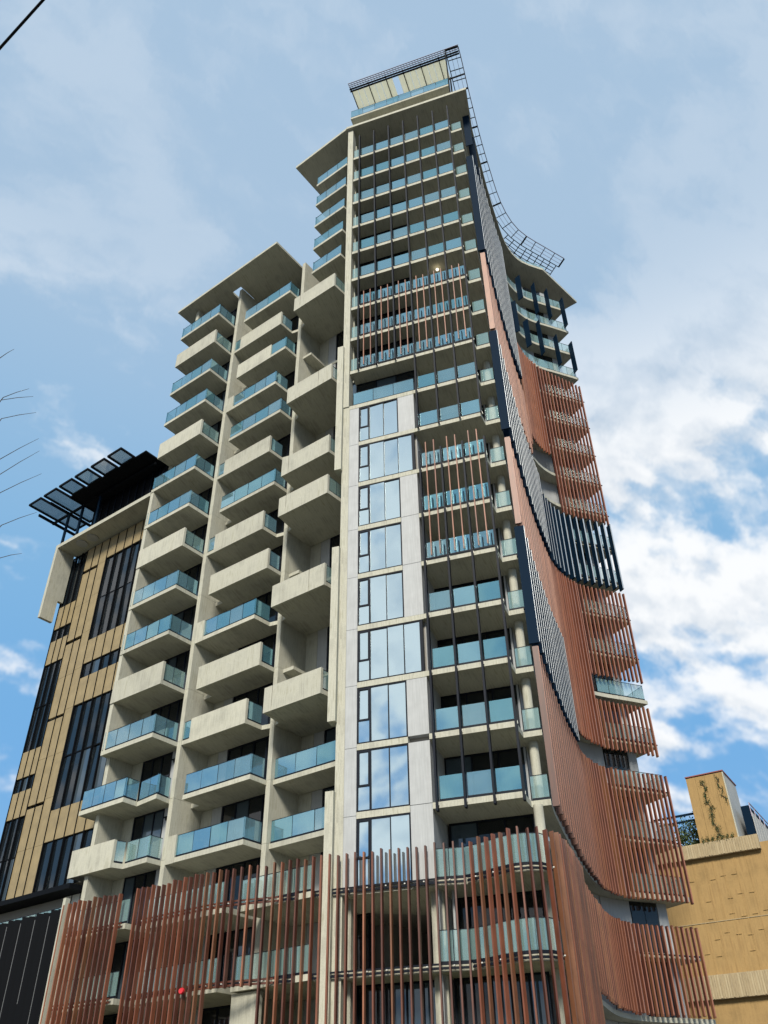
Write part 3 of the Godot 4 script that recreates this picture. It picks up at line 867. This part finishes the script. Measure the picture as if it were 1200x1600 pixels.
	for j in 6:
		var a0 := -12.03 + j * 1.832
		var deep := -0.93 if j > 1 else 2.0
		var f := holder(o, "canopy_panel")
		prism(f, "pane", PackedVector2Array([W(a0 + 0.08, -2.04), W(a0 + 1.40, -2.04), W(a0 + 1.40, deep), W(a0 + 0.08, deep)]), Y(13.0) + 0.03, Y(13.0) + 0.05, M.canopy_glass)
		for e in [[W(a0, -2.12), W(a0 + 1.48, -2.12)], [W(a0 + 0.04, -2.08), W(a0 + 0.04, deep)], [W(a0 + 1.44, -2.08), W(a0 + 1.44, deep)], [W(a0, deep), W(a0 + 1.48, deep)]]:
			bar(f, "frame", e[0], e[1], 0.10, Y(13.0) - 0.06, Y(13.0) + 0.10, M.black)
	rod(o, "canopy_beam", v3(W(-12.2, -1.1), Y(12.93)), v3(W(-12.2, 2.4), Y(12.93)), 0.12, 0.2, M.black)
	rod(o, "canopy_beam", v3(W(-10.2, -1.5), Y(12.92)), v3(W(-10.2, 2.4), Y(12.92)), 0.12, 0.2, M.black)
	rod(o, "canopy_beam", v3(W(-12.2, 0.2), Y(12.9)), v3(W(-0.4, 0.2), Y(12.9)), 0.12, 0.2, M.black)
	for a in [-10.15, -8.45, -6.4]:
		rod(o, "canopy_post", v3(W(a, 0.2), Y(11.96)), v3(W(a, 0.2), Y(12.87)), 0.15, 0.15, M.navy)
	# low windows and the dark upright blades at street level
	prism(o, "lower_wall", PackedVector2Array([W(-12.0, 0.9), W(-0.2, 0.9), W(-0.2, 1.3), W(-12.0, 1.3)]), 0.0, Y(3.79), M.core)
	for j in 3:
		bar(o, "window_pane", W(-2.0 + j * 0.72, 0.86), W(-1.4 + j * 0.72, 0.86), 0.04, Y(3.2), Y(3.72), M.curtain)
	prism(o, "awning_slab", PackedVector2Array([W(-12.0, -0.2), W(-0.2, -0.2), W(-0.2, 1.2), W(-12.0, 1.2)]), Y(3.70), Y(3.78), M.black)
	for j in 20:
		var p := W(-11.9 + j * 0.6, -0.35)
		bar(o, "street_blade", p, p + Vector2(0.42, -0.30), 0.06, 0.2 if j % 3 else Y(1.2), Y(3.40) - 0.05 * (j % 2), M.black)
		if j % 2 == 0:
			bar(o, "blade_edge", p - Vector2(0.025, -0.02), p, 0.025, Y(1.2) if j % 4 else Y(2.1), Y(3.3), M.steel_dull)
	var gg := holder(o, "balustrade")
	glass_guard(gg, W(-12.0, 0.1), W(-0.2, 0.1), Y(3.05), M.green_glass, 0.05, 1.0, 1.25)

func v3(p: Vector2, y: float) -> Vector3:
	return Vector3(p.x, y, p.y)

# ---------------------------------------------------------------- ochre building
func Q(c: float, d: float) -> Vector2:
	var r := deg_to_rad(13.5)
	return Vector2(14.2 + c * cos(r) + d * sin(r), -30.0 + c * sin(r) - d * cos(r))

func build_ochre() -> void:
	var o := holder(self, "ochre_building")
	tag(o, "old ochre rendered building with grey ribbed bands and a stained roof tower", "building")
	prism(o, "wall", PackedVector2Array([Q(-7, 0.25), Q(9, 0.25), Q(9, 12), Q(-7, 12)]), 0.0, Y(5.55), M.yellow)
	# ribbed bands: each rib is a piece of its own
	for band in [[5.40, 5.70, -6.8, 3.85], [2.66, 3.10, -6.8, 9.0]]:
		var bnd := bar(o, "band", Q(band[2], 0.1), Q(band[3], 0.1), 0.34, Y(band[0]), Y(band[1]), M.ribbed)
		var c: float = band[2] + 0.05
		while c < band[3] - 0.1:
			bar(o, "rib", Q(c, -0.085), Q(c + rng.randf_range(0.05, 0.12), -0.085), rng.randf_range(0.03, 0.09), Y(band[0]) + rng.randf() * 0.05, Y(band[1]) - rng.randf() * 0.05, M.ribbed if rng.randf() < 0.6 else M.ribbed_pale)
			c += 0.16
	# raised panels on the wall, in the scattered pattern of the old formwork
	for col in 7:
		for row in 5:
			if rng.randf() < 0.55:
				var c := -1.35 + col * 0.72 + 0.12 * (row % 2)
				var k := 3.45 + row * 0.37 + rng.randf_range(-0.06, 0.06)
				bar(o, "formwork_ledge", Q(c, 0.235), Q(c + 0.34, 0.235), 0.05, Y(k), Y(k) + 0.045, M.yellow)
	for c in [-0.9, -0.1, 0.45, 1.05, 1.9, 2.7, 3.9, 5.2]:
		bar(o, "formwork_rib", Q(c, 0.24), Q(c + 0.05, 0.24), 0.035, Y(3.12), Y(5.39), M.yellow)
	bar(o, "wall_joint", Q(-7, 0.235), Q(9, 0.235), 0.04, Y(4.1), Y(4.1) + 0.04, M.ribbed)
	# roof tower
	for i in 4:
		var c := 0.04 + i * 0.66
		bar(o, "tower_panel", Q(c, 0.0), Q(c + 0.645, 0.0), 0.12, Y(5.7), Y(7.16), M.yellow)
	prism(o, "tower_body", PackedVector2Array([Q(0.05, 0.07), Q(2.66, 0.07), Q(2.66, 3.6), Q(0.05, 3.6)]), Y(5.55), Y(7.18), M.grey_side)
	bar(o, "tower_edge", Q(2.62, -0.02), Q(2.70, -0.02), 0.12, Y(5.7), Y(7.16), M.concrete)
	prism(o, "tower_coping", PackedVector2Array([Q(0.0, -0.12), Q(2.72, -0.12), Q(2.72, 3.65), Q(0.0, 3.65)]), Y(7.18), Y(7.18) + 0.07, mat("red_coping", Color(0.22, 0.07, 0.06), 0.8))
	# dark plant housing on the right
	prism(o, "plant_housing", PackedVector2Array([Q(3.05, 1.2), Q(3.6, 1.2), Q(3.6, 7), Q(3.05, 7)]), Y(5.6), Y(6.45), M.navy)
	for i in 6:
		bar(o, "housing_panel", Q(3.66, 1.4 + i * 0.9), Q(3.66, 2.15 + i * 0.9), 0.06, Y(5.6), Y(6.3), M.grey_side)
	rod(o, "housing_rail", v3(Q(3.66, 1.2), Y(6.5)), v3(Q(3.66, 7), Y(6.5)), 0.06, 0.06, M.purple)
	for i in 5:
		rod(o, "housing_post", v3(Q(3.66, 1.2 + i * 1.4), Y(6.2)), v3(Q(3.66, 1.2 + i * 1.4), Y(6.5)), 0.05, 0.05, M.purple)
	# pergola beam on the roof
	rod(o, "pergola_beam", v3(Q(-3.5, 1.5), Y(6.52)), v3(Q(0.04, 1.5), Y(6.52)), 0.1, 0.14, M.navy)
	rod(o, "pergola_beam", v3(Q(-3.5, 3.0), Y(6.52)), v3(Q(0.04, 3.0), Y(6.52)), 0.1, 0.14, M.navy)
	rod(o, "pergola_post", v3(Q(-3.4, 1.5), Y(5.55)), v3(Q(-3.4, 1.5), Y(6.5)), 0.1, 0.1, M.navy)

func leaf_cloud(parent: Node, called: String, centres: Array, n: int, size: float, m: Material) -> void:
	var st := st_new()
	for i in n:
		var c: Array = centres[rng.randi() % centres.size()]
		var r := Vector3(rng.randfn(), rng.randfn(), rng.randfn()) * 0.45
		var p: Vector3 = c[0] + r * c[1]
		var d := Vector3(rng.randfn(), rng.randfn() - 0.3, rng.randfn()).normalized() * size * rng.randf_range(0.6, 1.3)
		var s := d.cross(Vector3(rng.randfn(), rng.randfn(), rng.randfn())).normalized() * d.length() * 0.32
		for v in [p - d * 0.5, p + s, p + d * 0.5, p - d * 0.5, p + d * 0.5, p - s]:
			st.add_vertex(v)
	st.generate_normals()
	mesh_node(parent, called, st.commit(), m)

func build_plants() -> void:
	# roof garden tree under the pergola
	var t := holder(self, "roof_tree")
	tag(t, "small dark leafy tree under a pergola beside the stained roof tower", "tree")
	var b := v3(Q(-0.9, 2.2), Y(5.55))
	tube(t, "trunk", [b, b + Vector3(0.1, 1.2, 0), b + Vector3(-0.1, 2.2, 0.1)], [0.08, 0.06, 0.04], M.bark)
	leaf_cloud(t, "crown", [[b + Vector3(0, 2.2, 0), Vector3(1.3, 0.8, 1)], [b + Vector3(0.6, 1.7, 0), Vector3(0.7, 0.9, 0.8)], [b + Vector3(-0.7, 1.5, 0.2), Vector3(0.6, 0.7, 0.6)], [b + Vector3(0.1, 0.9, 0.2), Vector3(0.7, 0.6, 0.6)]], 2600, 0.16, M.leaf)
	# creepers on the roof tower
	for s in [[1.12, 7.0, 5.8, 0.24, 1100], [2.15, 7.05, 6.5, 0.12, 260]]:
		var p := holder(self, "creeper")
		tag(p, "dark creeper growing down the middle of the ochre roof tower" if s[0] < 2.0 else "thin creeper tuft near the top right of the ochre roof tower", "plant")
		var pts := []
		var cs := []
		for i in 9:
			var k: float = lerpf(s[1], s[2], i / 8.0)
			var q := v3(Q(s[0] + 0.12 * sin(i * 1.9) + i * 0.035, -0.09), Y(k))
			pts.append(q)
			cs.append([q + Vector3(0, 0, 0.02), Vector3(s[3] * rng.randf_range(0.4, 1.3), 0.28, 0.06)])
		tube(p, "stem", pts, [0.02, 0.02, 0.02, 0.02, 0.02, 0.02, 0.02, 0.02, 0.02], M.bark, 5)
		leaf_cloud(p, "foliage", cs, s[4], 0.07, M.leaf)
	var tuft := holder(self, "ledge_plant")
	tag(tuft, "low green weeds along the foot of the ochre roof tower", "plant")
	var cs2 := []
	for i in 7:
		cs2.append([v3(Q(0.3 + i * 0.33, -0.1), Y(5.74)), Vector3(0.18, 0.22, 0.06)])
	leaf_cloud(tuft, "foliage", cs2, 420, 0.08, M.leaf)

func build_street() -> void:
	var g := mesh_node(self, "ground", PlaneMesh.new(), M.asphalt)
	(g.mesh as PlaneMesh).size = Vector2(900, 900)
	g.set_meta("kind", "structure")
	var pv := prism(self, "pavement", PackedVector2Array([Vector2(-40, -0.9), Vector2(60, -0.9), Vector2(60, 9), Vector2(-40, 9)]), 0.004, 0.14, M.paving)
	pv.set_meta("kind", "structure")
	var pv2 := prism(self, "pavement_001", PackedVector2Array([Vector2(-60, 30), Vector2(60, 30), Vector2(60, 44), Vector2(-60, 44)]), 0.004, 0.14, M.paving)
	pv2.set_meta("kind", "structure")
	# overhead cable, top left
	var pa := Vector3(8.49, 12.18, 32.68)
	var pb := Vector3(7.88, 11.83, 32.51)
	var d := (pb - pa).normalized()
	var cable := tube(self, "overhead_cable", [pa - d * 9.0 + Vector3(0, 0.9, 0), pa - d * 4.0 + Vector3(0, 0.16, 0), pa, pb, pb + d * 4.0 + Vector3(0, 0.16, 0), pb + d * 9.0 + Vector3(0, 0.9, 0)], [0.016, 0.016, 0.016, 0.016, 0.016, 0.016], M.black, 8)
	tag(cable, "single black overhead cable crossing the open sky above the street", "cable")
	# bare street tree just outside the left edge, its twigs reaching in
	var t := holder(self, "bare_tree")
	tag(t, "bare leafless street tree whose thin twigs reach across the sky", "tree")
	var base := Vector3(3.4, 0, 28.4)
	tube(t, "trunk", [base, base + Vector3(0.1, 3.0, 0.1), base + Vector3(0.2, 5.6, 0.3), base + Vector3(0.5, 8.2, 0.6)], [0.17, 0.13, 0.09, 0.035], M.bark, 9)
	var tips := [[Vector3(6.51, 9.75, 30.0), Vector3(6.68, 9.88, 29.98)], [Vector3(6.40, 9.42, 29.66), Vector3(6.67, 9.58, 29.56)], [Vector3(6.38, 9.38, 29.66), Vector3(6.68, 9.52, 29.47)], [Vector3(6.33, 9.20, 29.52), Vector3(6.66, 9.37, 29.33)], [Vector3(6.16, 8.83, 29.2), Vector3(6.59, 9.14, 29.1)], [Vector3(6.12, 8.66, 29.1), Vector3(6.56, 9.02, 29.0)], [Vector3(6.07, 8.5, 28.95), Vector3(6.51, 8.8, 28.81)], [Vector3(5.99, 8.18, 28.7), Vector3(6.35, 8.4, 28.55)], [Vector3(5.91, 7.82, 28.5), Vector3(6.15, 7.9, 28.4)]]
	for i in tips.size():
		var a: Vector3 = tips[i][0]
		var b: Vector3 = tips[i][1]
		var root := base + Vector3(0.2 + 0.1 * i / 9.0, 7.4 - i * 0.32, 0.4)
		var m1 := root.lerp(a, 0.5) + Vector3(0, -0.12, 0)
		tube(t, "twig", [root, m1, a, a.lerp(b, 0.5) + Vector3(0, 0.012, 0), b], [0.03, 0.014, 0.0055, 0.004, 0.002], M.bark, 6)

func build_small_things() -> void:
	# lit ceiling lamp in a loggia high on the front
	var l := holder(self, "ceiling_lamp")
	tag(l, "lit round ceiling lamp glowing in a loggia above the upper brown battens", "lamp")
	var sp := SphereMesh.new()
	sp.radius = 0.11
	sp.height = 0.2
	var bulb := mesh_node(l, "bulb", sp, M.lamp)
	bulb.position = Vector3(5.35, Y(16) - 0.48, -0.9)
	rod(l, "cord", Vector3(5.35, Y(16) - 0.26, -0.9), Vector3(5.35, Y(16) - 0.40, -0.9), 0.02, 0.02, M.black)
	var om := OmniLight3D.new()
	om.light_energy = 0.04
	om.light_color = Color(1.0, 0.9, 0.7)
	om.light_size = 0.13
	om.omni_range = 12.0
	om.omni_attenuation = 2.0
	om.shadow_enabled = true
	om.position = bulb.position
	l.add_child(om)
	# a few chairs left on the balconies
	var seats := [[5.9, 2.6, 4, 0.4, "dark outdoor chair beside the short solid parapet of the lowest middle balcony"], [8.2, 2.7, 4, -0.5, "dark outdoor chair in the open middle of the lowest middle balcony"], [12.2, 3.7, 5, 0.5, "dark outdoor chair on the upper of two flush glass balconies beside the corner column"], [2.3, 0.9, 8, -0.4, "white outdoor chair on the glass balcony over a solid one beside the tan block"]]
	for i in seats.size():
		var dark: bool = i < 3
		var ch := holder(self, "balcony_chair" if i == 0 else "balcony_chair_%03d" % i)
		tag(ch, seats[i][4], "chair", "chairs on the balconies")
		var w: Vector2 = W(seats[i][0], seats[i][1])
		ch.position = Vector3(w.x, Y(seats[i][2]) + 0.002, w.y)
		ch.rotation.y = seats[i][3]
		var cmat: Material = M.frame if dark else M.curtain
		bar(ch, "seat", Vector2(-0.25, 0), Vector2(0.25, 0), 0.48, 0.42, 0.47, cmat)
		bar(ch, "backrest", Vector2(-0.25, -0.24), Vector2(0.25, -0.24), 0.04, 0.50, 0.92, cmat)
		for x in [-0.22, 0.22]:
			bar(ch, "leg", Vector2(x - 0.02, 0.2), Vector2(x + 0.02, 0.2), 0.04, 0.0, 0.42, cmat)
			bar(ch, "leg", Vector2(x - 0.02, -0.24), Vector2(x + 0.02, -0.24), 0.035, 0.0, 0.50, cmat)
	# wall lamps (unlit) and the red alarm bell
	var spots := [[W(3.95, 2.0), 5, "above the lowest white balcony"], [W(3.95, 2.0), 4, "behind the lowest white balcony"]]
	for i in 2:
		var w := holder(self, "wall_lamp" if i == 0 else "wall_lamp_001")
		tag(w, ("small dark wall lamp on the pale wall of the balcony over the lowest solid one" if i == 0 else "small dark wall lamp on the pale wall behind the lowest solid balcony"), "lamp")
		var p: Vector2 = spots[i][0]
		var y: float = Y(spots[i][1]) + 2.2
		bar(w, "back_plate", p - Vector2(0.09, 0.03), p + Vector2(0.09, 0.03), 0.06, y - 0.05, y + 0.05, M.black)
		bar(w, "shade", p - Vector2(0.13, 0.03), p + Vector2(0.13, 0.03), 0.22, y + 0.05, y + 0.12, M.black)
	var bell := holder(self, "alarm_bell")
	tag(bell, "round red alarm bell on a rail of the brown street screen", "alarm bell")
	var cm := CylinderMesh.new()
	cm.top_radius = 0.10
	cm.bottom_radius = 0.13
	cm.height = 0.09
	var d := mesh_node(bell, "gong", cm, M.red)
	var bp := W(9.0, -0.15)
	d.transform = Transform3D(Basis(Vector3.RIGHT, PI / 2), v3(bp, Y(1.93)))
	bar(bell, "mount", bp + Vector2(-0.05, -0.1), bp + Vector2(0.05, -0.1), 0.1, Y(1.93) - 0.05, Y(1.93) + 0.05, M.black)

func _ready() -> void:
	# camera
	var cam := Camera3D.new()
	cam.name = "camera"
	add_child(cam)
	var th := -0.323863566
	var pitch := 0.651055071
	var roll := -0.0163901875
	var rgt := Vector3(cos(th), 0, sin(th))
	var fwd_h := Vector3(sin(th), 0, -cos(th))
	var fwd := fwd_h * cos(pitch) + Vector3.UP * sin(pitch)
	var upv := -fwd_h * sin(pitch) + Vector3.UP * cos(pitch)
	var r2 := rgt * cos(roll) + upv * sin(roll)
	var u2 := -rgt * sin(roll) + upv * cos(roll)
	cam.transform = Transform3D(Basis(r2, u2, -fwd), Vector3(13.4076, 1.6, 35.4743))
	cam.fov = rad_to_deg(2.0 * atan(800.0 / 1345.78))
	cam.far = 2000.0
	cam.current = true
	# sky, exposure, sun
	var we := WorldEnvironment.new()
	we.name = "environment"
	var env := Environment.new()
	env.background_mode = Environment.BG_SKY
	env.sky = make_sky()
	env.background_energy_multiplier = 1.0
	env.ambient_light_source = Environment.AMBIENT_SOURCE_SKY
	env.tonemap_mode = Environment.TONE_MAPPER_LINEAR
	env.tonemap_exposure = 1.45
	env.sdfgi_enabled = true
	env.ssao_enabled = true
	env.ssil_enabled = true
	we.environment = env
	add_child(we)
	var sun := DirectionalLight3D.new()
	sun.name = "sun"
	sun.light_energy = 1.2
	sun.light_angular_distance = 14.0
	sun.light_color = Color(1.0, 0.965, 0.90)
	sun.shadow_enabled = true
	add_child(sun)
	sun.look_at_from_position(Vector3(0.14, 0.80, 0.98) * 10.0, Vector3.ZERO)

	rng.seed = 20
	unit = BoxMesh.new()
	unit.size = Vector3.ONE
	make_materials()
	make_curve()
	build_street()
	build_tower()
	build_left_wing()
	build_side_wall()
	build_podium()
	build_roof_terrace()
	build_screens()
	build_panel_block()
	build_ochre()
	build_plants()
	build_small_things()
